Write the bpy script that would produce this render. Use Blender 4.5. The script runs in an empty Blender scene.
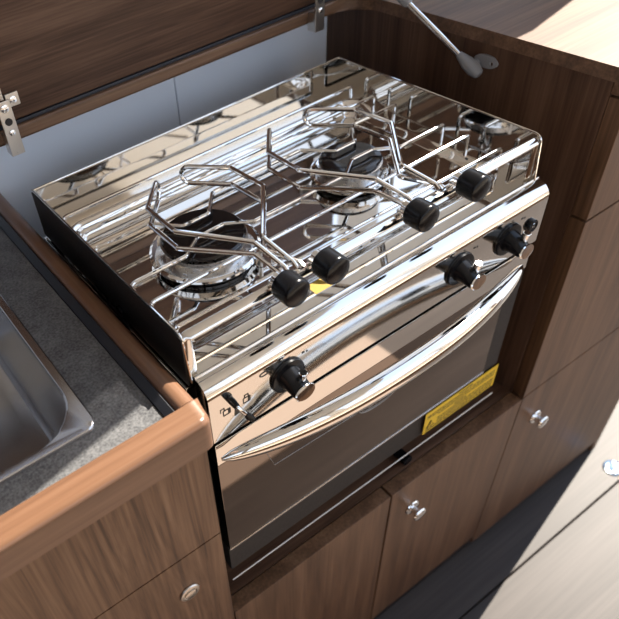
import bpy, bmesh, math, random
from mathutils import Vector, Matrix
random.seed(4)
PI = math.pi
SC = bpy.context.scene
COL = SC.collection

# ------------------------------------------------------------------ camera
cd = bpy.data.cameras.new('camera')
cam = bpy.data.objects.new('camera', cd)
COL.objects.link(cam)
cam.location = (-0.17797, -0.41397, 1.30645)
cam.rotation_euler = tuple(math.radians(a) for a in (45.8266, 7.0499, -33.5709))
cd.sensor_width = 36.0
cd.lens = 668.27 / 619 * 36
cd.shift_x = (309.5 - 182.87) / 619
cd.shift_y = (331.78 - 309.5) / 619
cd.clip_start = 0.02
cd.dof.use_dof = True
cd.dof.focus_distance = 0.66
cd.dof.aperture_fstop = 7.0
SC.camera = cam

# ------------------------------------------------------------------ world, sun, exposure
SKY = 1.6
SUN = 13.5
EXPOSURE = 0.3
w = bpy.data.worlds.new('daylight')
SC.world = w
w.use_nodes = True
wn = w.node_tree.nodes
bgn = wn['Background']
tcn = wn.new('ShaderNodeTexCoord')
spn = wn.new('ShaderNodeSeparateXYZ')
rmp = wn.new('ShaderNodeValToRGB')
w.node_tree.links.new(tcn.outputs['Generated'], spn.inputs[0])
w.node_tree.links.new(spn.outputs['Z'], rmp.inputs[0])
w.node_tree.links.new(rmp.outputs[0], bgn.inputs[0])
rmp.color_ramp.elements[0].color = (0.80, 0.86, 0.95, 1)
rmp.color_ramp.elements[1].color = (0.50, 0.68, 1.0, 1)
bgn.inputs[1].default_value = SKY
sd = bpy.data.lights.new('sun', 'SUN')
sun = bpy.data.objects.new('sun', sd)
COL.objects.link(sun)
sd.energy = SUN
sd.angle = math.radians(0.15)
sd.color = (1.0, 0.93, 0.82)
sun.location = (2.5, 0.5, 3)
sun.rotation_euler = Vector((-0.98, -0.2, -0.966)).to_track_quat('-Z', 'Y').to_euler()
SC.view_settings.view_transform = 'Standard'
SC.view_settings.look = 'None'
SC.view_settings.gamma = 1
SC.view_settings.use_curve_mapping = False
SC.view_settings.exposure = EXPOSURE

# ------------------------------------------------------------------ materials
def new_mat(name):
    m = bpy.data.materials.new(name)
    m.use_nodes = True
    return m, m.node_tree.nodes, m.node_tree.links, m.node_tree.nodes['Principled BSDF']

def plain(name, col, rough=0.5, metal=0.0, spec=0.5, coat=0.0, bump=0.0, bscale=300):
    m, n, l, b = new_mat(name)
    b.inputs['Base Color'].default_value = (*col, 1)
    b.inputs['Metallic'].default_value = metal
    b.inputs['Specular IOR Level'].default_value = spec
    b.inputs['Coat Weight'].default_value = coat
    tc = n.new('ShaderNodeTexCoord')
    nz = n.new('ShaderNodeTexNoise'); nz.inputs['Scale'].default_value = bscale
    nz.inputs['Detail'].default_value = 3
    l.new(tc.outputs['Object'], nz.inputs['Vector'])
    mr = n.new('ShaderNodeMapRange')
    mr.inputs[3].default_value = max(0.0, rough * 0.85); mr.inputs[4].default_value = rough * 1.15
    l.new(nz.outputs['Fac'], mr.inputs[0]); l.new(mr.outputs[0], b.inputs['Roughness'])
    if bump:
        bp = n.new('ShaderNodeBump'); bp.inputs['Strength'].default_value = bump
        bp.inputs['Distance'].default_value = 0.0005
        l.new(nz.outputs['Fac'], bp.inputs['Height']); l.new(bp.outputs[0], b.inputs['Normal'])
    return m

def wood(name, axis, dark, mid, light, rough=0.4, scale=1.0, cathedral=0.0, spec=0.4, seed=0.0, coat=0.0):
    """veneer with the grain along one axis"""
    m, n, l, b = new_mat(name)
    tc = n.new('ShaderNodeTexCoord')
    mp = n.new('ShaderNodeMapping')
    s = [38 * scale] * 3
    s['xyz'.index(axis)] = 2.2 * scale
    mp.inputs['Scale'].default_value = s
    mp.inputs['Location'].default_value = (seed, seed * 1.7, seed * 0.6)
    l.new(tc.outputs['Object'], mp.inputs[0])
    a = n.new('ShaderNodeTexNoise'); a.inputs['Scale'].default_value = 1.0
    a.inputs['Detail'].default_value = 5; a.inputs['Roughness'].default_value = 0.62
    a.inputs['Distortion'].default_value = 0.5 + cathedral
    l.new(mp.outputs[0], a.inputs['Vector'])
    mp2 = n.new('ShaderNodeMapping')
    s2 = [300 * scale] * 3
    s2['xyz'.index(axis)] = 7 * scale
    mp2.inputs['Scale'].default_value = s2
    l.new(tc.outputs['Object'], mp2.inputs[0])
    f = n.new('ShaderNodeTexNoise'); f.inputs['Scale'].default_value = 1.0; f.inputs['Detail'].default_value = 3
    l.new(mp2.outputs[0], f.inputs['Vector'])
    mix = n.new('ShaderNodeMath'); mix.operation = 'MULTIPLY_ADD'
    mix.inputs[1].default_value = 0.62
    l.new(a.outputs['Fac'], mix.inputs[0])
    sc = n.new('ShaderNodeMath'); sc.operation = 'MULTIPLY'; sc.inputs[1].default_value = 0.38
    l.new(f.outputs['Fac'], sc.inputs[0]); l.new(sc.outputs[0], mix.inputs[2])
    cr = n.new('ShaderNodeValToRGB')
    cr.color_ramp.elements[0].position = 0.34; cr.color_ramp.elements[0].color = (*dark, 1)
    cr.color_ramp.elements[1].position = 0.66; cr.color_ramp.elements[1].color = (*light, 1)
    e = cr.color_ramp.elements.new(0.5); e.color = (*mid, 1)
    l.new(mix.outputs[0], cr.inputs[0]); l.new(cr.outputs[0], b.inputs['Base Color'])
    b.inputs['Roughness'].default_value = rough
    b.inputs['Specular IOR Level'].default_value = spec
    b.inputs['Coat Weight'].default_value = coat
    b.inputs['Coat Roughness'].default_value = 0.25
    bp = n.new('ShaderNodeBump'); bp.inputs['Strength'].default_value = 0.12; bp.inputs['Distance'].default_value = 0.0004
    l.new(f.outputs['Fac'], bp.inputs['Height']); l.new(bp.outputs[0], b.inputs['Normal'])
    return m

WD, WM, WL = (0.056, 0.026, 0.0125), (0.120, 0.060, 0.030), (0.188, 0.103, 0.056)
M = {}
M['walnut_x'] = wood('walnut_grain_sideways', 'x', WD, WM, WL, seed=1.3)
M['walnut_y'] = wood('walnut_grain_in_depth', 'y', WD, WM, WL, seed=2.1)
M['walnut_z'] = wood('walnut_grain_upright', 'z', WD, WM, WL, seed=0.4, rough=0.38)
M['walnut_fig'] = wood('walnut_figured_upright', 'z', (0.050, 0.022, 0.011), (0.138, 0.070, 0.036), (0.218, 0.121, 0.066), seed=5.4, scale=0.8, cathedral=2.4)  # figured veneer; mid tones lifted to paint in brighter light on the left fronts
ID, IM, IL = (0.042, 0.020, 0.0115), (0.082, 0.042, 0.025), (0.125, 0.069, 0.043)  # same walnut, darkened to paint in shade on flap, niche side and shelf
M['shaded_x'] = wood('shaded_walnut_grain_sideways', 'x', ID, IM, IL, seed=1.3, spec=0.2, scale=1.7)
M['shaded_z'] = wood('shaded_walnut_grain_upright', 'z', ID, IM, IL, seed=3.3, spec=0.2)
M['walnut_top'] = wood('walnut_worktop', 'x', WD, WM, WL, seed=1.3, rough=0.5, spec=0.5)
M['cherry_x'] = wood('solid_edging_sideways', 'x', (0.125, 0.060, 0.032), (0.165, 0.083, 0.045), (0.21, 0.112, 0.066), rough=0.33, coat=0.2)
M['cherry_y'] = wood('solid_edging_in_depth', 'y', (0.125, 0.060, 0.032), (0.165, 0.083, 0.045), (0.21, 0.112, 0.066), rough=0.33, coat=0.2)
M['floor'] = wood('floor_veneer', 'x', (0.032, 0.025, 0.022), (0.048, 0.038, 0.033), (0.066, 0.053, 0.047), rough=0.5, scale=0.5, spec=0.28)
M['steel_soft'] = plain('polished_steel_panel', (0.78, 0.75, 0.71), 0.085, 1.0)
M['steel'] = plain('polished_stainless_steel', (0.78, 0.75, 0.71), 0.045, 1.0)
M['satin'] = plain('satin_stainless_steel', (0.60, 0.60, 0.61), 0.24, 1.0)
M['ring'] = plain('blue_grey_plated_metal', (0.30, 0.36, 0.42), 0.05, 1.0)
M['glint_lip'] = plain('painted_glint_lip', (0.80, 0.78, 0.75), 0.4, 0.25)  # steel lip coloured near-white to paint in its metallic glint
M['nickel'] = plain('brushed_nickel', (0.62, 0.58, 0.53), 0.3, 1.0)
M['chrome'] = plain('chrome', (0.86, 0.85, 0.84), 0.06, 1.0)
M['alu'] = plain('cast_aluminium', (0.66, 0.65, 0.64), 0.28, 1.0)
M['black'] = plain('black_plastic', (0.004, 0.004, 0.005), 0.22, 0.0, 0.25)
M['black_enamel'] = plain('black_enamel', (0.015, 0.011, 0.010), 0.10, 0.0, 0.5)
M['black_gap'] = plain('black_paint_and_gap_dark', (0.010, 0.009, 0.009), 0.45)
M['strip_black'] = plain('blue_black_strip', (0.018, 0.020, 0.027), 0.4)
M['grey_plastic'] = plain('grey_plastic', (0.21, 0.21, 0.22), 0.5)
M['mirror_glass'] = plain('tinted_mirror_oven_glass', (0.21, 0.17, 0.145), 0.035, 1.0)
M['etch'] = plain('etched_glass_line', (0.30, 0.29, 0.28), 0.45, 0.6)
M['white'] = plain('white_gelcoat', (0.80, 0.85, 0.93), 0.4, 0.0, 0.5)
M['cream'] = plain('cream_headlining', (0.62, 0.57, 0.50), 0.7)
M['reflector'] = plain('peach_beige_reflector', (0.26, 0.20, 0.163), 0.95, bump=0.4)
M['cushion'] = plain('cream_upholstery', (0.62, 0.54, 0.45), 0.85, bump=0.3)
M['yellow'] = plain('yellow_label', (0.72, 0.47, 0.02), 0.45)
M['mustard'] = plain('mustard_sticker', (0.30, 0.19, 0.012), 0.5)
M['ink'] = plain('black_print', (0.02, 0.018, 0.015), 0.5)
M['dark'] = plain('dark_cavity', (0.02, 0.016, 0.014), 0.7)

def sun_dimmer():
    m, n, l, b = new_mat('sun_dimming_tint')
    t = n.new('ShaderNodeBsdfTransparent'); t.inputs[0].default_value = (0.33, 0.33, 0.34, 1)
    g = n.new('ShaderNodeBsdfGlossy'); g.inputs['Roughness'].default_value = 0.02
    x = n.new('ShaderNodeMixShader'); x.inputs[0].default_value = 0.06
    l.new(t.outputs[0], x.inputs[1]); l.new(g.outputs[0], x.inputs[2])
    l.new(x.outputs[0], n['Material Output'].inputs[0])
    return m
M['sun_dimmer'] = sun_dimmer()
def stone():
    m, n, l, b = new_mat('dark_slate_laminate')
    tc = n.new('ShaderNodeTexCoord')
    a = n.new('ShaderNodeTexNoise'); a.inputs['Scale'].default_value = 420; a.inputs['Detail'].default_value = 5
    c = n.new('ShaderNodeTexNoise'); c.inputs['Scale'].default_value = 45; c.inputs['Detail'].default_value = 4
    l.new(tc.outputs['Object'], a.inputs['Vector']); l.new(tc.outputs['Object'], c.inputs['Vector'])
    ad = n.new('ShaderNodeMath'); ad.operation = 'MULTIPLY_ADD'; ad.inputs[1].default_value = 0.65
    s2 = n.new('ShaderNodeMath'); s2.operation = 'MULTIPLY'; s2.inputs[1].default_value = 0.35
    l.new(a.outputs['Fac'], ad.inputs[0]); l.new(c.outputs['Fac'], s2.inputs[0]); l.new(s2.outputs[0], ad.inputs[2])
    cr = n.new('ShaderNodeValToRGB')
    cr.color_ramp.elements[0].position = 0.32; cr.color_ramp.elements[0].color = (0.038, 0.038, 0.042, 1)
    cr.color_ramp.elements[1].position = 0.72; cr.color_ramp.elements[1].color = (0.19, 0.19, 0.193, 1)
    l.new(ad.outputs[0], cr.inputs[0]); l.new(cr.outputs[0], b.inputs['Base Color'])
    b.inputs['Roughness'].default_value = 0.5
    b.inputs['Specular IOR Level'].default_value = 0.4
    bp = n.new('ShaderNodeBump'); bp.inputs['Strength'].default_value = 0.5; bp.inputs['Distance'].default_value = 0.0006
    l.new(ad.outputs[0], bp.inputs['Height']); l.new(bp.outputs[0], b.inputs['Normal'])
    return m
M['stone'] = stone()

# ------------------------------------------------------------------ helpers
ORIGIN = {}
def obj(name, bm, mat, parent=None, smooth=True, origin=None, angle=0.6):
    """links a bmesh (built in world coordinates) as ONE mesh object"""
    o_ = ORIGIN.get(parent.name, Vector((0, 0, 0))) if parent else Vector(origin or (0, 0, 0))
    bmesh.ops.translate(bm, verts=bm.verts, vec=-o_)
    bmesh.ops.recalc_face_normals(bm, faces=bm.faces)
    me = bpy.data.meshes.new(name)
    bm.to_mesh(me); bm.free()
    mats = mat if isinstance(mat, (list, tuple)) else [mat]
    for k in mats: me.materials.append(M[k])
    for p in me.polygons: p.use_smooth = smooth
    if smooth: me.set_sharp_from_angle(angle=angle)
    o = bpy.data.objects.new(name, me)
    COL.objects.link(o)
    ORIGIN[o.name] = o_.copy()
    if smooth:
        wm_ = o.modifiers.new('even_shading', 'WEIGHTED_NORMAL'); wm_.keep_sharp = True; wm_.weight = 90
    if parent: o.parent = parent
    else: o.location = o_
    return o

def tag(o, label, cat, group=None):
    o['label'] = label; o['category'] = cat
    if group: o['group'] = group
    return o

def thing(name, label, cat, loc, group=None):
    o = bpy.data.objects.new(name, None)
    o.empty_display_size = 0.03
    COL.objects.link(o); o.location = loc
    ORIGIN[o.name] = Vector(loc)
    return tag(o, label, cat, group)

def struct(name, bm, mat, smooth=False):
    o = obj(name, bm, mat, None, smooth)
    o['kind'] = 'structure'
    return o

def B(): return bmesh.new()

def box(bm, x0, x1, y0, y1, z0, z1, bev=0.0, seg=2, rot=None, piv=None, mi=0):
    r = bmesh.ops.create_cube(bm, size=1.0)
    vs = r['verts']
    bmesh.ops.scale(bm, vec=(x1 - x0, y1 - y0, z1 - z0), verts=vs)
    bmesh.ops.translate(bm, vec=((x0 + x1) / 2, (y0 + y1) / 2, (z0 + z1) / 2), verts=vs)
    fs = list({f for v in vs for f in v.link_faces})
    if bev:
        es = list({e for v in vs for e in v.link_edges})
        rr = bmesh.ops.bevel(bm, geom=es, offset=bev, segments=seg, profile=0.5, affect='EDGES')
        vs = list({v for f in rr['faces'] for v in f.verts} | {v for v in vs if v.is_valid})
        fs = list({f for v in vs for f in v.link_faces})
    for f in fs: f.material_index = mi
    if rot is not None:
        bmesh.ops.rotate(bm, cent=piv, matrix=rot, verts=vs)
    return vs

def fillet(pts, r, n=6, closed=False):
    pts = [Vector(p) for p in pts]
    out = []
    N = len(pts)
    for i, p in enumerate(pts):
        if not closed and i in (0, N - 1):
            out.append(p); continue
        a, c = pts[i - 1], pts[(i + 1) % N]
        rr = r[i] if isinstance(r, (list, tuple)) else r
        u, v = (a - p), (c - p)
        lu, lv = u.length, v.length
        if lu < 1e-7 or lv < 1e-7 or rr <= 0: out.append(p); continue
        u.normalize(); v.normalize()
        ang = u.angle(v)
        if ang > PI - 0.02: out.append(p); continue
        d = min(rr / math.tan(ang / 2), lu * 0.49, lv * 0.49)
        s, e = p + u * d, p + v * d
        for k in range(n + 1):
            t = k / n
            out.append((1 - t) ** 2 * s + 2 * (1 - t) * t * p + t * t * e)
    return out

def tube(bm, pts, rad, seg=10, cap=True, closed=False, mi=0, flat=None, up=None):
    """sweeps a round (or, with flat=(a,b), elliptical) section along pts; rad may be a list"""
    pts = [Vector(p) for p in pts]
    N = len(pts)
    T = []
    for i in range(N):
        a = pts[i - 1] if (i > 0 or closed) else pts[i]
        b = pts[(i + 1) % N] if (i < N - 1 or closed) else pts[i]
        t = b - a
        T.append(t.normalized() if t.length > 1e-9 else Vector((1, 0, 0)))
    ref = Vector(up) if up else (Vector((0, 0, 1)) if abs(T[0].z) < 0.9 else Vector((1, 0, 0)))
    nrm = (ref - T[0] * ref.dot(T[0])).normalized()
    rings = []
    for i in range(N):
        if i:
            if up:
                nrm = ref
            nrm = (nrm - T[i] * nrm.dot(T[i]))
            nrm.normalize()
        bn = T[i].cross(nrm)
        R = rad[i] if isinstance(rad, (list, tuple)) else rad
        fa, fb = flat if flat else (1, 1)
        rings.append([bm.verts.new(pts[i] + nrm * (R * fa * math.cos(2 * PI * k / seg)) + bn * (R * fb * math.sin(2 * PI * k / seg))) for k in range(seg)])
    M_ = N if closed else N - 1
    for i in range(M_):
        A, C = rings[i], rings[(i + 1) % N]
        for k in range(seg):
            f = bm.faces.new((A[k], A[(k + 1) % seg], C[(k + 1) % seg], C[k])); f.material_index = mi
    if cap and not closed:
        bm.faces.new(rings[0][::-1]).material_index = mi
        bm.faces.new(rings[-1]).material_index = mi
    return bm

def lathe(bm, prof, c, axis=(0, 0, 1), seg=32, sx=1.0, sy=1.0, mi=0, cap=True):
    """prof: (radius, height along axis)"""
    c = Vector(c); ax = Vector(axis).normalized()
    ref = Vector((1, 0, 0)) if abs(ax.x) < 0.9 else Vector((0, 0, 1))
    u = (ref - ax * ref.dot(ax)).normalized(); v = ax.cross(u)
    rings = []
    for r, h in prof:
        if r < 1e-6:
            rings.append([bm.verts.new(c + ax * h)])
        else:
            rings.append([bm.verts.new(c + ax * h + u * (r * sx * math.cos(2 * PI * k / seg)) + v * (r * sy * math.sin(2 * PI * k / seg))) for k in range(seg)])
    for A, C in zip(rings, rings[1:]):
        for k in range(seg):
            k2 = (k + 1) % seg
            if len(A) == 1 and len(C) == 1: continue
            if len(A) == 1: f = bm.faces.new((A[0], C[k2], C[k]))
            elif len(C) == 1: f = bm.faces.new((A[k], A[k2], C[0]))
            else: f = bm.faces.new((A[k], A[k2], C[k2], C[k]))
            f.material_index = mi
    if cap:
        if len(rings[0]) > 1: bm.faces.new(rings[0][::-1]).material_index = mi
        if len(rings[-1]) > 1: bm.faces.new(rings[-1]).material_index = mi
    return bm

def prism(bm, poly, axis, a, b, bev=0.0, seg=2, mi=0):
    """extrudes a 2D outline along an axis between a and b"""
    def P(p, t):
        if axis == 'x': return (t, p[0], p[1])
        if axis == 'y': return (p[0], t, p[1])
        return (p[0], p[1], t)
    lo = [bm.verts.new(P(p, a)) for p in poly]
    hi = [bm.verts.new(P(p, b)) for p in poly]
    n = len(poly)
    caps = [bm.faces.new(lo[::-1]), bm.faces.new(hi)]
    fs = caps + [bm.faces.new((lo[i], lo[(i + 1) % n], hi[(i + 1) % n], hi[i])) for i in range(n)]
    for f in fs: f.material_index = mi
    if bev:
        es = list({e for f in caps for e in f.edges})
        bmesh.ops.bevel(bm, geom=es, offset=bev, segments=seg, profile=0.5, affect='EDGES')
    return bm

def rrect(x0, x1, y0, y1, r, n=8):
    """rounded rectangle loop with a constant number of points"""
    pts = []
    for cx, cy, a0 in ((x1 - r, y1 - r, 0), (x0 + r, y1 - r, 90), (x0 + r, y0 + r, 180), (x1 - r, y0 + r, 270)):
        for k in range(n + 1):
            a = math.radians(a0 + 90 * k / n)
            pts.append((cx + r * math.cos(a), cy + r * math.sin(a)))
    return pts

def loft(bm, loops, close_last=False, close_first=False, mi=0):
    rs = [[bm.verts.new(p) for p in lp] for lp in loops]
    n = len(rs[0])
    for A, C in zip(rs, rs[1:]):
        for k in range(n):
            bm.faces.new((A[k], A[(k + 1) % n], C[(k + 1) % n], C[k])).material_index = mi
    if close_last: bm.faces.new(rs[-1]).material_index = mi
    if close_first: bm.faces.new(rs[0][::-1]).material_index = mi
    return rs

def text_bm(bm, txt, size, mtx, depth=0.0002, mi=0):
    cu = bpy.data.curves.new('t', 'FONT'); cu.body = txt; cu.size = size; cu.extrude = depth
    cu.align_x = 'CENTER'; cu.align_y = 'CENTER'
    o = bpy.data.objects.new('t', cu); COL.objects.link(o)
    dg = bpy.context.evaluated_depsgraph_get()
    me = bpy.data.meshes.new_from_object(o.evaluated_get(dg))
    b2 = bmesh.new(); b2.from_mesh(me); b2.transform(mtx)
    t = bpy.data.meshes.new('tt'); b2.to_mesh(t); b2.free()
    n0 = len(bm.faces)
    bm.from_mesh(t)
    bm.faces.ensure_lookup_table()
    for f in bm.faces[n0:]: f.material_index = mi
    bpy.data.objects.remove(o); bpy.data.curves.remove(cu); bpy.data.meshes.remove(me); bpy.data.meshes.remove(t)

# ------------------------------------------------------------------ the setting
FR0, FR1 = -0.0995, -0.0795       # front and back of the cabinet fronts
XL, XR = -0.0145, 0.5265          # the two sides of the stove niche

b = B(); box(b, -1.8, 2.6, -1.4, -0.1795, -0.03, 0.0, 0.001); struct('floor', b, 'floor')
b = B(); box(b, -1.8, 2.6, -0.1765, 0.9, -0.03, 0.0, 0.001); struct('floor_inner', b, 'floor')
b = B(); box(b, -1.8, 2.6, -1.4, 0.9, -0.05, -0.031); struct('floor_base', b, 'dark')
b = B()
box(b, -0.9, 0.256, 0.346, 0.36, 0.40, 0.962, 0.0008)
box(b, 0.2575, 0.5265, 0.346, 0.36, 0.40, 0.962, 0.0008)
struct('wall_back', b, 'white')
b = B()
box(b, -1.8, 2.6, 0.70, 0.74, 0.0, 1.30)
box(b, -1.8, 2.6, 0.70, 0.74, 1.72, 2.0)
for xm_ in (-1.8, -0.75, 0.10, 0.95, 1.75):
    box(b, xm_, xm_ + (0.12 if xm_ < 1.7 else 0.85), 0.70, 0.74, 1.30, 1.72)
struct('wall_back_upper', b, 'cream')
b = B(); box(b, -1.84, -1.8, -1.4, 0.74, 0.0, 2.0); struct('wall_left', b, 'walnut_z')
b = B()
box(b, -1.8, 2.6, -1.44, -1.40, 0.0, 0.95)
struct('wall_front', b, 'walnut_x')
b = B()
box(b, -1.8, 2.6, -1.44, -1.40, 1.75, 2.0)
for xm_ in (-1.8, -0.62, 0.36, 1.34, 2.5):
    box(b, xm_, xm_ + 0.12, -1.44, -1.40, 0.95, 1.75)
struct('wall_front_upper', b, 'cream')
# unseen companionway bulkhead, its edge placed to cut the sun off
b = B()
box(b, 1.70, 1.74, 0.2796, 0.70, 0.0, 2.15)
struct('unseen_bulkhead_right', b, 'walnut_z')
b = B()
box(b, 1.70, 1.74, 0.343, 0.74, 2.152, 4.2)
struct('sun_blocker_upper', b, 'walnut_z')  # unseen panel added above the ceiling line to block the sun
b = B(); box(b, 1.715, 1.725, 0.302, 0.3428, 2.152, 4.2); struct('dimming_pane_1', b, 'sun_dimmer')  # unseen tinted pane added to dim part of the sun
# headlining, open to the sky over the gangway
b = B()
box(b, -1.8, 0.85, -1.44, 0.74, 2.0, 2.04)
box(b, 0.85, 2.60, 0.45, 0.74, 2.0, 2.04)
struct('ceiling', b, 'cream')
# bench across the gangway
bench = thing('bench', 'wooden settee with cream cushions across the gangway behind the viewer', 'bench', (0.4, -1.2, 0))
b = B(); box(b, -1.2, 2.2, -1.395, -1.0, 0.001, 0.40, 0.004); obj('bench_base', b, 'walnut_z', bench)
b = B(); box(b, -1.2, 2.2, -1.395, -0.97, 0.401, 0.50, 0.03, 4); obj('seat_cushion', b, 'cushion', bench)
b = B(); box(b, -1.2, 2.2, -1.395, -1.27, 0.501, 0.88, 0.03, 4); obj('back_cushion', b, 'cushion', bench)

b = B(); box(b, -0.5, 0.80, -0.96, -0.47, 0.0005, 0.008, 0.002)  # unseen sheet added to reflect warm light onto the stove and fronts
tag(obj('reflector_sheet', b, 'reflector', None, origin=(0.3, -0.7, 0)), 'beige carpet sheet added unseen on the gangway floor for peach reflections in the steel', 'reflector')

# ------------------------------------------------------------------ right-hand and rear worktop
wt = thing('worktop', 'walnut worktop with rounded edge, sunlit at its right end, wrapping behind and beside the stove', 'worktop', (0.73, 0.25, 0.957))
out = fillet([(XR - 0.003, -0.1035, 0), (0.936, -0.1035, 0), (0.936, 0.69, 0), (-0.9, 0.69, 0), (-0.9, 0.287, 0), (XR - 0.003, 0.287, 0)], [0.008, 0.01, 0, 0, 0, 0.045], 8, closed=True)
b = B(); prism(b, [(p.x, p.y) for p in out], 'z', 0.9625, 0.9780, 0.003, 3)
obj('worktop_board', b, 'walnut_top', wt)
b = B(); box(b, -0.55, 0.490, 0.2915, 0.312, 0.9781, 0.9822, 0.0006); obj('black_strip', b, 'strip_black', wt)  # black strip painting in the shadow gap under the flap

# ------------------------------------------------------------------ right-hand cabinet
rc = thing('drawer_cabinet', 'walnut cabinet right of the stove with drawer and two doors', 'cabinet', (0.73, 0.1, 0))
b = B(); box(b, XR, 0.545, FR1 + 0.0005, 0.3455, 0.02, 0.9620, 0.0006); obj('side_panel', b, 'shaded_z', rc)
b = B(); box(b, 0.915, 0.932, FR0 + 0.0005, 0.69, 0.001, 0.9620, 0.0006); obj('end_panel', b, 'walnut_z', rc)
b = B(); box(b, XR, 0.9145, FR0 + 0.004, FR1, 0.9485, 0.9620, 0.0006); obj('top_rail', b, 'walnut_x', rc)
b = B(); box(b, 0.5455, 0.9145, -0.079, 0.30, 0.10, 0.94); obj('carcass', b, 'dark', rc)
b = B(); box(b, XR + 0.0005, 0.9145, FR0, FR1, 0.7995, 0.9455, 0.0009); obj('drawer_front', b, 'walnut_z', rc)
b = B(); box(b, XR + 0.0005, 0.9145, FR0, FR1, 0.4775, 0.7960, 0.0009); obj('door', b, 'walnut_z', rc)
d1 = None
b = B(); box(b, XR + 0.0010, 0.9145, FR0, FR1, 0.035, 0.4745, 0.0009); d_low = obj('door', b, 'walnut_z', rc)
b = B(); box(b, XR, 0.9145, -0.088, -0.079, 0.001, 0.034); obj('plinth', b, 'black_gap', rc)

def push_knob(parent, x, z):
    k = obj('knob', lathe(B(), [(0.0, 0.0), (0.0125, 0.0), (0.0130, 0.0012), (0.0120, 0.003), (0.006, 0.004), (0.0052, 0.009), (0.0055, 0.012), (0.0112, 0.0135), (0.0118, 0.0155), (0.0105, 0.0175), (0.006, 0.0185), (0.0, 0.0187)], (x, FR0, z), (0, -1, 0), 28), 'chrome', parent)
    return k
push_knob(d_low, 0.586, 0.386)

# ------------------------------------------------------------------ cabinet under the stove
uc = thing('oven_cabinet', 'low walnut cabinet under the stove with two plain doors', 'cabinet', (0.25, 0.1, 0))
b = B(); box(b, XL + 0.0005, XR - 0.0005, FR1 + 0.001, 0.3455, 0.455, 0.4745, 0.0006); obj('shelf', b, 'shaded_x', uc)
b = B(); box(b, XL + 0.0005, 0.2530, FR0, FR1, 0.060, 0.4745, 0.0009); obj('door', b, 'walnut_z', uc)
b = B(); box(b, 0.2562, XR - 0.0008, FR0, FR1, 0.060, 0.4745, 0.0009); d2 = obj('door', b, 'walnut_z', uc)
b = B(); box(b, XL, XR, FR1 + 0.002, FR1 + 0.006, 0.10, 0.45); obj('inner_board', b, 'dark', uc)
b = B(); box(b, XL + 0.0005, XR - 0.0005, -0.088, -0.079, 0.001, 0.059); obj('plinth', b, 'black_gap', uc)
push_knob(d2, 0.305, 0.396)
b = B(); lathe(b, [(0.0, 0), (0.008, 0.0), (0.008, 0.020), (0.0065, 0.022), (0.0, 0.022)], (0.309, -0.0765, 0.484), (0, 1, 0), 20)
lathe(b, [(0.0, 0), (0.0045, 0.0), (0.0045, 0.012), (0, 0.012)], (0.309, -0.054, 0.484), (0, 1, 0), 16)
obj('door_stop', b, 'black', uc)

# ------------------------------------------------------------------ left-hand cabinet, worktop, sink
lc = thing('sink_cabinet', 'figured walnut cabinet left of the stove with drawer front and latch', 'cabinet', (-0.3, 0.1, 0))
b = B(); box(b, -0.0335, XL - 0.001, FR1 + 0.0005, 0.3455, 0.02, 0.849, 0.0006); obj('side_panel', b, 'black_gap', lc)  # side panel coloured black to paint in the dark gap beside the stove
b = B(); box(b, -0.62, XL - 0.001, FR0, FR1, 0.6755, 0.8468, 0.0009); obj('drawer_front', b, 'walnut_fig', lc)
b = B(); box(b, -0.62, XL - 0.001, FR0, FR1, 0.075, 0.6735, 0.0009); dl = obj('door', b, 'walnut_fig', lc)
b = B(); box(b, -0.62, XL - 0.001, -0.088, -0.079, 0.001, 0.074); obj('plinth', b, 'black_gap', lc)
b = B(); lathe(b, [(0.0, 0.0), (0.0122, 0.0), (0.0126, 0.001), (0.0118, 0.0024), (0.0085, 0.0028), (0.0078, 0.0016), (0.0072, 0.0016), (0.0070, 0.0036), (0.006, 0.0042), (0, 0.0043)], (-0.0655, FR0, 0.6015), (0, -1, 0), 32)
obj('push_latch', b, 'nickel', dl)

lw = thing('slate_worktop', 'dark slate-look worktop around the sink with cherry wood edging', 'worktop', (-0.3, 0.1, 0.85))
SX0, SX1, SY0, SY1 = -0.52, -0.0895, -0.0585, 0.30
b = B()
A = rrect(-0.62, -0.0425, -0.0935, 0.3455, 0.001)
H = rrect(SX0 + 0.006, SX1 - 0.006, SY0 + 0.006, SY1 - 0.006, 0.012)
for (l1, z1, l2, z2) in ((A, .872, H, .872), (H, .872, H, .852), (H, .852, A, .852), (A, .852, A, .872)):
    loft(b, [[(p[0], p[1], z1) for p in l1], [(p[0], p[1], z2) for p in l2]])
bmesh.ops.remove_doubles(b, verts=b.verts, dist=1e-5)
obj('slab', b, 'stone', lw, smooth=False)
b = B(); prism(b, [(-0.042, .852), (-0.0335, .852), (-0.0335, .879), (-0.0350, .8795), (-0.042, .874)], 'y', -0.0935, 0.345); obj('black_strip', b, 'strip_black', lw, smooth=False)  # raised blue-black strip between slab and rail
# rail beside the stove, rounded on top
prof = [(-0.0333, .850), (-0.0148, .850)] + [(-0.024 + 0.0092 * math.cos(a), .8775 + 0.008 * math.sin(a)) for a in [PI * k / 14 for k in range(15)]]
b = B(); prism(b, prof, 'y', -0.0935, 0.3455, 0.0008, 1); obj('rail', b, 'cherry_y', lw)
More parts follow.
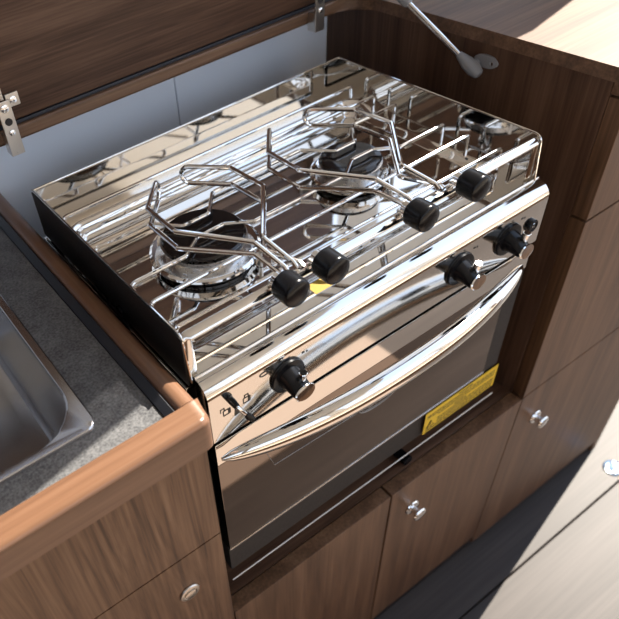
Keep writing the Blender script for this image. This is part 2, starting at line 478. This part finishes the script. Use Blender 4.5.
# front edging, rounded front shoulder and rounded right end
def edge_prof(e):
    pr = [(-0.0937, .8475), (-0.0937, .8848), (-0.0947, .8858)]
    cx, cz, r = -0.1135, .8795, 0.006
    pts = [(cx - r * math.sin(a), cz + r * math.cos(a)) for a in [PI / 2 * k / 8 for k in range(9)]]
    pts += [(-0.1195, .8495), (-0.1180, .8475)]
    return pr + [(p[0] + e, p[1] - e * 0.8) for p in pts]
loops = []
for x, e in [(-0.62, 0)] + [(-0.0265 + 0.0125 * math.sin(a), 0.0125 * (1 - math.cos(a))) for a in [PI / 2 * k / 8 * 0.92 for k in range(9)]]:
    loops.append([(x, p[0], p[1]) for p in edge_prof(e)])
b = B(); loft(b, loops, True, True); obj('front_edging', b, 'cherry_x', lw)

sk = thing('sink', 'rectangular stainless steel sink let into the slate worktop', 'sink', (-0.3, 0.12, 0.7))
b = B()
L_ = []
for (ins, r, z) in ((0, .012, .8725), (0.0008, .012, .8748), (0.002, .011, .8756), (0.006, .010, .8754)):
    L_.append((ins, r, z))
inner = [(0.0085, .046, .8750), (0.0100, .046, .8735), (0.0110, .045, .8690), (0.0125, .044, .84), (0.020, .040, .75), (0.026, .036, .738), (0.040, .03, .733)]
loops = []
for ins, r, z in L_ + inner:
    loops.append([(p[0], p[1], z) for p in rrect(SX0 + ins, SX1 - ins, SY0 + ins, SY1 - ins, r, 10)])
loft(b, loops, True)
obj('basin', b, 'satin', sk)
b = B(); lathe(b, [(0.0, 0.0), (0.040, 0.0), (0.042, 0.0015), (0.036, 0.002), (0.030, -0.0), (0, -0.0)], (-0.30, 0.12, 0.7335), (0, 0, 1), 32, cap=False); obj('drain', b, 'steel', sk)

# ------------------------------------------------------------------ stove lid with hinges, gas strut
LB = Vector((0, 0.292, 0.983))
lid = thing('hinged_worktop', 'raised walnut worktop flap over the stove, standing up on two metal hinges', 'flap', (0.0, 0.3, 0.986))
rotl = Matrix.Rotation(math.radians(-1), 3, 'X')
b = B(); box(b, -0.55, 0.505, 0.292, 0.310, 0.983, 1.225, 0.002, 2, rotl, LB); obj('flap_panel', b, 'shaded_x', lid)

def hinge(xc):
    yf_ = 0.2710
    b = B()
    box(b, xc - 0.0078, xc + 0.0078, yf_, yf_ + 0.002, 0.9545, 1.016, 0.0007)         # strap
    box(b, xc - 0.0078, xc - 0.0060, yf_ + 0.002, 0.2865, 0.9545, 0.978, 0.0004)      # side cheek
    box(b, xc - 0.0060, xc + 0.0078, yf_ + 0.002, 0.2865, 0.9545, 0.9562, 0.0004)
    h = obj('hinge', b, 'nickel', lid)
    b = B()
    box(b, xc + 0.0090, xc + 0.0240, 0.2885, 0.2915, 1.000, 1.0145, 0.0006)
    box(b, xc - 0.018, xc + 0.007, 0.2885, 0.2915, 1.010, 1.0235, 0.0006)
    tube(b, [(xc - 0.016, 0.2850, 1.0215), (xc + 0.005, 0.2850, 1.0215)], 0.003, 10)
    obj('leaf', b, 'nickel', h)
    for (x, z, r, y) in ((xc, 1.0085, 0.0048, yf_), (xc, 0.9810, 0.0036, yf_), (xc + 0.0165, 1.0072, 0.0045, 0.2885)):
        b = B()
        lathe(b, [(0, 0.0), (r, 0.0), (r * 0.9, 0.0012), (r * 0.5, 0.0018), (0, 0.0018)], (x, y, z), (0, -1, 0), 16)
        obj('screw', b, 'chrome', h)
    b = B(); lathe(b, [(0, 0), (0.0042, 0), (0.0042, 0.0006), (0, 0.0006)], (xc, yf_, 0.9935), (0, -1, 0), 20)
    obj('screw_hole', b, 'dark', h)
hinge(0.0042); hinge(0.4445)

st = thing('gas_strut', 'grey gas strut from side panel of the niche up to the lid', 'strut', (XR, 0.085, 0.935))
pA, pB = Vector((0.5135, 0.077, 0.9345)), Vector((0.452, 0.345, 1.118))
pE = 0.232
dv = (pB - pA).normalized()
rod0 = pA + dv * 0.022
b = B(); tube(b, [rod0, pA + dv * 0.14], 0.0034, 14); obj('rod', b, 'chrome', st)
b = B(); tube(b, [pA + dv * 0.1115, pA + dv * 0.115, pA + dv * (pE - 0.003), pA + dv * pE], [0.005, 0.0068, 0.0068, 0.005], 18); obj('cylinder', b, 'grey_plastic', st)
b = B(); tube(b, [pA - dv * 0.010, pA - dv * 0.008, pA, pA + dv * 0.012, pA + dv * 0.024, pA + dv * 0.026], [0.003, 0.006, 0.0085, 0.0078, 0.0047, 0.004], 18); obj('end_socket', b, 'grey_plastic', st)
b = B(); b2 = [(0.0705 + 0.0165 * math.cos(a), 0.9425 + 0.0075 * math.sin(a)) for a in [2 * PI * k / 28 for k in range(28)]]
prism(b, b2, 'x', XR - 0.0035, XR - 0.0002, 0.0008, 1)
lathe(b, [(0.0045, 0), (0.0045, 0.012)], (XR - 0.013, 0.082, 0.9395), (1, 0, 0), 14)
obj('mounting_plate', b, 'grey_plastic', st)
b = B(); lathe(b, [(0, 0), (0.003, 0), (0.0026, 0.0012), (0, 0.0014)], (XR - 0.0035, 0.0615, 0.9425), (-1, 0, 0), 14); obj('screw', b, 'chrome', st)

# ------------------------------------------------------------------ the stove
sv = thing('stove', 'polished stainless steel two-burner marine stove with oven in the niche', 'stove', (0.235, 0.1, 0.4745))
TX0, TX1, TY0, TY1 = 0.0, 0.46, -0.060, 0.2495     # hob tray
ZL = 0.870                                          # ledge height
ZR = 0.920                                          # rim height

b = B()
box(b, 0.004, 0.462, -0.058, 0.245, 0.520, 0.853, 0.002)
obj('body', b, 'black_gap', sv)
b = B(); box(b, -0.0022, -0.0010, TY0 + 0.001, TY1, 0.860, ZR - 0.002); obj('side_skin', b, 'black_gap', sv)
b = B()
box(b, -0.0052, 0.0045, -0.058, 0.2495, 0.8535, 0.8570, 0.0006)
obj('side_ledge', b, 'steel', sv)
b = B()
for y0, y1, z0, z1 in ((0.088, 0.118, 0.862, 0.868), (0.055, 0.082, 0.860, 0.866), (0.045, 0.068, 0.8555, 0.8615)):
    box(b, -0.0062, -0.0023, y0, y1, z0, z1, 0.0012)
lathe(b, [(0, 0), (0.006, 0), (0.006, 0.003), (0, 0.003)], (-0.0023, 0.06, 0.869), (-1, 0, 0), 16)
obj('gimbal_catch', b, 'black', sv)

# hob tray with its pressed well
def sst(a, c, v):
    t = min(1, max(0, (v - a) / (c - a))); return t * t * (3 - 2 * t)
def tray_z(x, y):
    wl, wr, wb, wf = 0.012, 0.448, 0.2115, -0.030
    r = 0.022
    cx, cy = (wl + wr) / 2, (wf + wb) / 2
    qx, qy = abs(x - cx) - (wr - wl) / 2 + r, abs(y - cy) - (wb - wf) / 2 + r
    d = math.hypot(max(qx, 0), max(qy, 0)) + min(max(qx, qy), 0) - r
    k = sst(-0.010, 0.002, d)
    hi = ZL - 0.001 + 0.011 * sst(0.15, 0.205, y)
    z = 0.8615 + (hi - 0.8615) * k
    return z
b = B()
NX, NY = 150, 110
g = [[b.verts.new((TX0 + (TX1 - TX0) * i / NX, TY0 + (TY1 - TY0) * j / NY, tray_z(TX0 + (TX1 - TX0) * i / NX, TY0 + (TY1 - TY0) * j / NY))) for j in range(NY + 1)] for i in range(NX + 1)]
for i in range(NX):
    for j in range(NY):
        b.faces.new((g[i][j], g[i + 1][j], g[i + 1][j + 1], g[i][j + 1]))
obj('hob_tray', b, 'steel', sv, angle=1.2)

# splash walls, each a bent sheet with a folded rim
def side_wall(x0, x1):
    b = B()
    pts = fillet([(0, TY0 - 0.002, 0.866), (0, TY0 + 0.003, ZR), (0, TY1, ZR), (0, TY1, 0.866)], [0, 0.010, 0, 0], 6)
    prism(b, [(p.y, p.z) for p in pts], 'x', x0, x1)
    tube(b, [((x0 + x1) / 2, p.y, p.z) for p in pts[:-1]], 0.0012, 8)
    return b
obj('splash_wall', side_wall(-0.0008, 0.0006), 'steel', sv)
obj('splash_wall', side_wall(0.4594, 0.4608), 'steel', sv)
b = B(); box(b, 0.0007, 0.4593, 0.2485, 0.2498, 0.866, ZR); tube(b, [(0, 0.249, ZR), (0.46, 0.249, ZR)], 0.0012, 8)
obj('splash_wall', b, 'steel', sv)

# rounded front: ledge, groove, bullnose and control panel in one pressed sheet
YP = -0.079
def fascia():
    pts, nr = [], []
    def add(y, z, ny, nz): pts.append((y, z)); nr.append((ny, nz))
    add(-0.0600, ZL - 0.0060, 0, 1); add(-0.0601, ZL - 0.0012, 0, 1); add(-0.0605, ZL - 0.001, 0, 1)
    for k in range(1, 5):
        a = PI / 2 * k / 4
        add(-0.0605 - 0.0016 * math.sin(a), ZL - 0.0010 - 0.0016 * (1 - math.cos(a)), -math.sin(a), math.cos(a))
    add(-0.0623, ZL - 0.0036, -0.7, 0.7); add(-0.0630, ZL - 0.0038, 0, 1)
    for k in range(13):
        a = PI / 2 * k / 12
        add(-0.0640 - 0.015 * math.sin(a) ** 1.1, 0.8495 + 0.0167 * math.cos(a), -math.sin(a), math.cos(a))
    add(YP, 0.838, -1, 0); add(YP, 0.812, -1, 0); add(YP, 0.7905, -1, 0)
    for k in range(1, 5):
        a = PI / 2 * k / 4
        add(YP + 0.002 * (1 - math.cos(a)), 0.7905 - 0.002 * math.sin(a), -math.cos(a), -math.sin(a))
    add(-0.062, 0.7885, 0, -1)
    return pts, nr
fp, fn = fascia()
loops = []
x0, x1, er = 0.0035, 0.4675, 0.011
st_ = []
for k in range(7):
    a = PI / 2 * k / 6
    st_.append((x0 + er * (1 - math.sin(a)) if False else x0 + er * (1 - math.cos(PI / 2 - a)), er * (1 - math.sin(a)) * 0.85))
st_ += [(x0 + (x1 - x0) * t, 0) for t in (0.2, 0.4, 0.6, 0.8)]
st_ += [(x1 - (x - x0), e) for x, e in st_[6::-1]]
for x, e in st_:
    loops.append([(x, p[0] - n_[0] * e, p[1] - n_[1] * e) for p, n_ in zip(fp, fn)])
b = B(); loft(b, loops, True, True); obj('control_panel', b, 'steel_soft', sv, angle=0.9)

# prints on the panel: padlock pictograms, arrow, tick marks
def on_panel(b, x, z, w_, h_, rot=0.0):
    c = Vector((x, YP - 0.00015, z))
    box(b, x - w_ / 2, x + w_ / 2, YP - 0.0003, YP + 0.0001, z - h_ / 2, z + h_ / 2, 0, 1, Matrix.Rotation(rot, 3, 'Y'), c)
for cx, cz, opened in ((0.0215, 0.824, True), (0.0445, 0.8245, False)):
    b = B()
    w_, h_ = 0.0075, 0.0066
    on_panel(b, cx, cz - h_ / 2, w_, 0.0011); on_panel(b, cx, cz + h_ / 2, w_, 0.0011)
    on_panel(b, cx - w_ / 2, cz, 0.0011, h_); on_panel(b, cx + w_ / 2 - 0.0007, cz, 0.0030, h_)
    sx = cx - 0.0045 if opened else cx
    on_panel(b, sx - 0.0021, cz + 0.0050, 0.0010, 0.0044); on_panel(b, sx + 0.0021, cz + 0.0050, 0.0010, 0.0044)
    on_panel(b, sx, cz + 0.0070, 0.0050, 0.0010)
    obj('padlock_mark', b, 'ink', sv, smooth=False)
b = B(); prism(b, [(0.0295, 0.8115), (0.0370, 0.8130), (0.0308, 0.8240)], 'y', YP - 0.0003, YP + 0.0001)
obj('arrow_mark', b, 'ink', sv, smooth=False)
for x in (0.330, 0.4065, 0.0930):
    for dx, z, w_, h_ in ((0.003, 0.8465, 0.0022, 0.0012), (0.020, 0.8415, 0.003, 0.0022), (0.0245, 0.8405, 0.0016, 0.0022)):
        b = B(); on_panel(b, x + dx, z, w_, h_); obj('tick_mark', b, 'ink', sv, smooth=False)
b = B()
ring = [(0.0665 + 0.0055 * math.cos(a), YP - 0.0002, 0.8445 + 0.0024 * math.sin(a)) for a in [2 * PI * k / 24 for k in range(24)]]
tube(b, ring, 0.0005, 6, closed=True); obj('flame_mark', b, 'ink', sv)

# locking lever
b = B(); tube(b, fillet([(0.0255, YP - 0.001, 0.8405), (0.0262, YP - 0.013, 0.838), (0.0330, YP - 0.0155, 0.826), (0.0350, YP - 0.017, 0.8225)], 0.006), 0.0021, 12)
lv = obj('locking_lever', b, 'chrome', sv)
b = B(); tube(b, [(0.0255, YP, 0.8405), (0.0257, YP - 0.006, 0.8400), (0.0262, YP - 0.0115, 0.8382)], [0.0036, 0.0036, 0.0030], 14)
tube(b, [(0.0322, YP - 0.0153, 0.8275), (0.0348, YP - 0.0168, 0.8228), (0.0375, YP - 0.0185, 0.8180)], [0.0026, 0.0035, 0.0030], 14)
obj('lever_tip', b, 'black', lv)

# gas taps
def gas_knob(x, z):
    b = B()
    lathe(b, [(0, 0), (0.0195, 0.0), (0.0200, 0.0012), (0.0192, 0.0034), (0.0165, 0.0038), (0, 0.0039)], (x, YP, z), (0, -1, 0), 40)
    k = obj('gas_knob', b, 'black', sv)
    b = B()
    loops = []
    for y, a, c, dz in ((0.0030, 0.0134, 0.0134, 0.0), (0.0110, 0.0118, 0.0105, -0.0008), (0.0180, 0.0112, 0.0080, -0.0028), (0.0225, 0.0108, 0.0062, -0.0045), (0.0240, 0.0100, 0.0052, -0.0045)):
        loops.append([(x + a * math.cos(t), YP - y, z + dz + c * math.sin(t)) for t in [2 * PI * i / 32 for i in range(32)]])
    loft(b, loops, True, True)
    obj('grip', b, 'black', k)
    b = B()
    lathe(b, [(0, 0), (0.0118, 0.0), (0.0122, 0.0010), (0.0112, 0.0022), (0, 0.0026)], (x + 0.0010, YP - 0.0240, z - 0.0040), (0.10, -1, 0.28), 32, sx=1.05, sy=0.62)
    obj('grip_face', b, 'chrome', k)
    b = B()
    lathe(b, [(0, 0), (0.0042, 0.0), (0.0042, 0.0105), (0.0036, 0.0112), (0, 0.0112)], (x + 0.0040, YP - 0.0165, z + 0.0055), (0, -0.2, 1), 20)
    obj('spark_button', b, 'chrome', k)
for gx in (0.0930, 0.3300, 0.4065): gas_knob(gx, 0.8240)

# ignition push button
b = B(); lathe(b, [(0, 0), (0.0078, 0.0), (0.0080, 0.0030), (0.0072, 0.0042), (0.0060, 0.0042), (0.0056, 0.0034), (0, 0.0034)], (0.4468, YP, 0.8228), (0, -1, 0), 28)
ib = obj('ignition_button', b, 'black', sv)
b = B()
for pts in ([(0.4438, 0.8248), (0.4458, 0.8208), (0.4473, 0.8243)], [(0.4473, 0.8243), (0.4483, 0.8208)], [(0.4451, 0.8263), (0.4478, 0.8263)]):
    tube(b, [(p[0], YP - 0.0036, p[1]) for p in pts], 0.0004, 6)
obj('spark_symbol', b, 'chrome', ib)

# oven door
b = B()
box(b, 0.0045, 0.4655, YP + 0.001, -0.0635, 0.750, 0.7830, 0.0012)
door = obj('oven_door', b, 'steel', sv)
b = B(); box(b, 0.0045, 0.4370, YP + 0.0015, -0.0635, 0.5830, 0.7497, 0.0006); gl = obj('door_glass', b, 'mirror_glass', door)
b = B(); box(b, 0.0040, 0.4370, YP + 0.0005, -0.0635, 0.5795, 0.5826, 0.0006); obj('bottom_edge', b, 'steel', door)
b = B(); box(b, 0.4375, 0.4655, YP + 0.0020, -0.0635, 0.5795, 0.7497, 0.0006); obj('side_edge', b, 'dark', door)
# etched frame line and oval badge on the glass
ye = YP + 0.0013
b = B()
for pts in ([(0.062, 0.728), (0.074, 0.690), (0.196, 0.683)], [(0.262, 0.682), (0.352, 0.678), (0.366, 0.722)]):
    tube(b, [(p[0], ye, p[1]) for p in pts], 0.00045, 6)
obj('etched_line', b, 'etch', gl)
b = B()
oc = (0.229, 0.683)
tube(b, [(oc[0] + 0.030 * math.cos(a), ye, oc[1] + 0.0115 * math.sin(a)) for a in [2 * PI * k / 40 for k in range(40)]], 0.0006, 6, closed=True)
tube(b, [(oc[0] + 0.027 * math.cos(a), ye, oc[1] + 0.0090 * math.sin(a)) for a in [2 * PI * k / 40 for k in range(40)]], 0.0003, 6, closed=True)
text_bm(b, 'eno', 0.021, Matrix.Translation((oc[0], ye, oc[1])) @ Matrix.Rotation(PI / 2, 4, 'X') @ Matrix.Diagonal((1.15, 0.8, 1, 1)))
obj('oval_badge', b, 'etch', gl)
# crescent handle
b = B()
hp, hr = [], []
NH = 44
for i in range(NH + 1):
    u = -1 + 2 * i / NH
    xx = 0.2240 + 0.2185 * u
    bow = (1 - abs(u) ** 2.2)
    hp.append((xx, -0.0850 - 0.0325 * bow, 0.7700 + 0.0055 * bow))
    hr.append(0.0016 + 0.0118 * (1 - abs(u) ** 3.6) ** 0.55)
tube(b, hp, hr, 24, flat=(1.08, 0.85), up=(0, 0, 1))
obj('handle', b, 'steel', door)

# foot rail, apron and warning label
b = B(); box(b, 0.0045, 0.4655, -0.074, -0.060, 0.5260, 0.5790, 0.0005); ap = obj('apron', b, 'dark', sv)
b = B(); box(b, 0.0045, 0.4370, -0.0775, -0.0745, 0.5795, 0.5800, 0.0001); obj('lower_strip', b, 'black_gap', ap)
b = B(); box(b, -0.002, 0.4620, -0.0855, -0.0842, 0.5242, 0.5258, 0.0003); obj('bottom_lip', b, 'glint_lip', sv)
b = B(); box(b, 0.3265, 0.4690, -0.0786, -0.0780, 0.5315, 0.5760); lb = obj('warning_label', b, 'yellow', sv, smooth=False)
b = B()
yl = -0.0788
def mark(x0, x1, z, h): box(b, x0, x1, yl - 0.0001, yl + 0.0003, z - h / 2, z + h / 2)
tube(b, [(0.3320, yl, 0.5420), (0.3460, yl, 0.5420), (0.3390, yl, 0.5545)], 0.0008, 6, closed=True)
mark(0.3384, 0.3396, 0.5485, 0.0050); mark(0.3384, 0.3396, 0.5443, 0.0012)
rl = random.Random(3)
for row, z in enumerate((0.5722, 0.5672, 0.5632, 0.5592, 0.5545, 0.5500, 0.5460, 0.5420, 0.5380, 0.5345)):
    xs = 0.352 if 0.538 < z < 0.560 else 0.331
    xe = 0.464
    h = 0.0017 if row not in (0, 4) else 0.0026
    if row == 0: xs, xe = 0.390, 0.418
    if row == 4: xs, xe = 0.385, 0.410
    xx = xs
    while xx < xe - 0.002:
        wd = rl.uniform(0.003, 0.009)
        mark(xx, min(xx + wd, xe), z, h * 0.8); xx += wd + 0.0014
obj('label_print', b, 'ink', lb, smooth=False)

# front pan rail across the hob
b = B()
tube(b, fillet([(0.0045, -0.0560, 0.8715), (0.0045, -0.0555, 0.9155), (0.4555, -0.0555, 0.9155), (0.4555, -0.0560, 0.8715)], 0.004), 0.0040, 14, flat=(0.6, 1.35), up=(0, -0.5, 0.87))
obj('pan_rail', b, 'steel', sv)

b = B(); prism(b, [(0.1560, -0.0335), (0.1810, -0.0335), (0.1810, -0.0485), (0.1560, -0.0485)], 'z', 0.8690, 0.8693); obj('hob_sticker', b, 'mustard', sv, smooth=False)
# burners
def burner(c, s):
    cx, cy = c
    z0 = 0.8612
    b = B()
    lathe(b, [(0.0, 0), (0.044 * s, 0.0), (0.052 * s, 0.0022), (0.0535 * s, 0.0050), (0.050 * s, 0.0060), (0.0, 0.0060)], (cx, cy, z0), seg=48)
    k = obj('burner', b, 'black_enamel', sv)
    b = B()
    lathe(b, [(0.049 * s, 0.0035), (0.0570 * s, 0.0055), (0.0602 * s, 0.0095), (0.0600 * s, 0.0120), (0.0570 * s, 0.0135), (0.0525 * s, 0.0120), (0.0480 * s, 0.0085), (0.0430 * s, 0.0075)], (cx, cy, z0), seg=56, cap=False)
    obj('drip_ring', b, 'chrome', k)
    b = B()
    lathe(b, [(0.044 * s, 0.006), (0.0425 * s, 0.016), (0.0465 * s, 0.0225), (0.0470 * s, 0.0245), (0.040 * s, 0.0255), (0.0, 0.0255)], (cx, cy, z0), seg=48)
    obj('flame_spreader', b, 'alu', k)
    b = B()
    lathe(b, [(0.040 * s, 0.0255), (0.0450 * s, 0.0262), (0.0455 * s, 0.0285), (0.0435 * s, 0.0302), (0.034 * s, 0.0308), (0.022 * s, 0.0302), (0.0, 0.0296)], (cx, cy, z0), seg=48)
    obj('cap', b, 'black_enamel', k)
    b = B()
    a0 = math.radians(-60)
    tube(b, [(cx + 0.064 * s * math.cos(a0), cy + 0.064 * s * math.sin(a0), z0 + 0.001), (cx + 0.064 * s * math.cos(a0), cy + 0.064 * s * math.sin(a0), z0 + 0.019)], 0.0022, 10)
    obj('thermocouple', b, 'nickel', k)
burner((0.1165, 0.0840), 1.0)
burner((0.3290, 0.0880), 0.78)

# ------------------------------------------------------------------ grate
gr = thing('pan_grate', 'chromed wire pan grate of six long rods resting over both burners', 'grate', (0.23, 0.09, 0.868))
ZG = 0.897
xa, xb = 0.0135, 0.4445
foot = {0.209: 0.881, 0.168: 0.8655, 0.132: 0.8655}
for y in (0.209, 0.168, 0.132, 0.056, 0.020, -0.023):
    zf = tray_z(0.006, y) + 0.002
    mid = []
    if y in (0.132, 0.056):
        yi = 0.101 if y == 0.132 else 0.074
        for (xc, hw) in ((0.120, 0.017), (0.3325, 0.0155)):
            ex = 0.031
            mid += [(xc - hw - ex * 0.85, y, ZG), (xc - hw, yi, ZG), (xc + hw, yi, ZG), (xc + hw + ex * 0.85, y, ZG)]
    pts = [(xa - 0.001, y, zf), (xa - 0.001, y, ZG), *mid, (xb + 0.001, y, ZG), (xb + 0.001, y, zf)]
    rad = [0] + [0.006] + [0.006] * len(mid) + [0.003, 0]
    b = B(); tube(b, fillet(pts, rad, 6), 0.0023, 10)
    obj('rod', b, 'chrome', gr)

# ------------------------------------------------------------------ pot clamps
def pot_clamp(label, xk, path, attach):
    """two parallel wires, one above the other, closed by a loop at the far end, held to the rail by a screw knob"""
    root = thing('pot_clamp', label, 'clamp', (xk, -0.055, 0.92), 'wire pot clamps on the front rail')
    zu, zl = 0.950, 0.9305
    (xu, yu), (xl_, yl_) = attach
    tip = Vector(path[-1]); prev = Vector(path[-2])
    dr = (tip - prev).normalized()
    up = [(xu, yu - 0.006, 0.9225), (xu, yu, 0.9265)] + [(p[0], p[1], zu if i else 0.9455) for i, p in enumerate(path)]
    lo = [(xl_, yl_ - 0.006, 0.9205), (xl_, yl_, 0.9225)] + [(p[0], p[1], zl if i else 0.932) for i, p in enumerate(path)]
    R = (zu - zl) / 2
    arc = []
    for k in range(1, 10):
        a = PI / 2 - PI * k / 10
        arc.append((tip[0] + dr[0] * R * math.cos(a), tip[1] + dr[1] * R * math.cos(a), (zu + zl) / 2 + R * math.sin(a)))
    b = B()
    tube(b, fillet(up, [0] + [0.005] * (len(up) - 2) + [0], 5) + [Vector(a) for a in arc] + fillet(lo[::-1], [0] + [0.005] * (len(lo) - 2) + [0], 5), 0.00245, 10)
    obj('wire_arm', b, 'chrome', root)
    b = B()
    box(b, xk - 0.006, xk + 0.017, -0.0600, -0.0525, 0.9208, 0.9245, 0.0012)
    lathe(b, [(0.0065, 0), (0.0065, 0.005), (0.0042, 0.0055), (0.0042, 0.010)], (xk, -0.0575, 0.927), (0, -1, 0), 18)
    obj('clamp_block', b, 'chrome', root)
    b = B()
    lathe(b, [(0.0, 0), (0.0125, 0.0), (0.0136, 0.0010), (0.0140, 0.0030), (0.0140, 0.0180), (0.0136, 0.0200), (0.0122, 0.0214), (0.007, 0.0224), (0, 0.0227)], (xk, -0.0665, 0.927), (0, -1, 0), 32)
    obj('knob', b, 'black', root)
PA = [(0.1035, -0.024), (0.0570, 0.0330), (0.0575, 0.0830), (0.0865, 0.1150)]
PB = [(0.1135, -0.024), (0.1620, 0.0360), (0.1590, 0.0855), (0.1300, 0.1180)]
PC = [(0.2500, -0.024), (0.2045, 0.0330), (0.2050, 0.0820), (0.2335, 0.1160)]
PD = [(0.2845, -0.024), (0.3325, 0.0350), (0.3285, 0.0845), (0.2985, 0.1190)]
pot_clamp('leftmost pot clamp, wire arm curving round the left of the larger burner', 0.1005, PA, ((0.1160, -0.050), (0.1100, -0.050)))
pot_clamp('second pot clamp from left, wire arm curving behind the larger burner', 0.1455, PB, ((0.1260, -0.050), (0.1330, -0.050)))
pot_clamp('third pot clamp from left, wire arm curving round the left of the smaller burner', 0.2570, PC, ((0.2700, -0.050), (0.2640, -0.050)))
pot_clamp('rightmost pot clamp, wire arm curving behind the smaller burner', 0.3280, PD, ((0.3060, -0.050), (0.3130, -0.050)))

# ------------------------------------------------------------------ floor hatch ring
fh = thing('floor_ring', 'chrome lift ring with bolts let into the sunlit floor board', 'ring', (0.912, -0.153, 0.0))
b = B(); lathe(b, [(0.0, 0.0), (0.019, 0.0002), (0.020, 0.0015), (0.0185, 0.0028), (0.016, 0.0022), (0.010, 0.0026), (0, 0.0028)], (0.912, -0.153, 0.0), seg=32); obj('ring_plate', b, 'ring', fh)
for a in (0.6, 2.2, 3.8, 5.4):
    b = B()
    lathe(b, [(0.0, 0.002), (0.0045, 0.002), (0.0035, 0.0042), (0, 0.0046)], (0.912 + 0.0125 * math.cos(a), -0.153 + 0.0125 * math.sin(a), 0.0), seg=14)
    obj('bolt', b, 'chrome', fh)
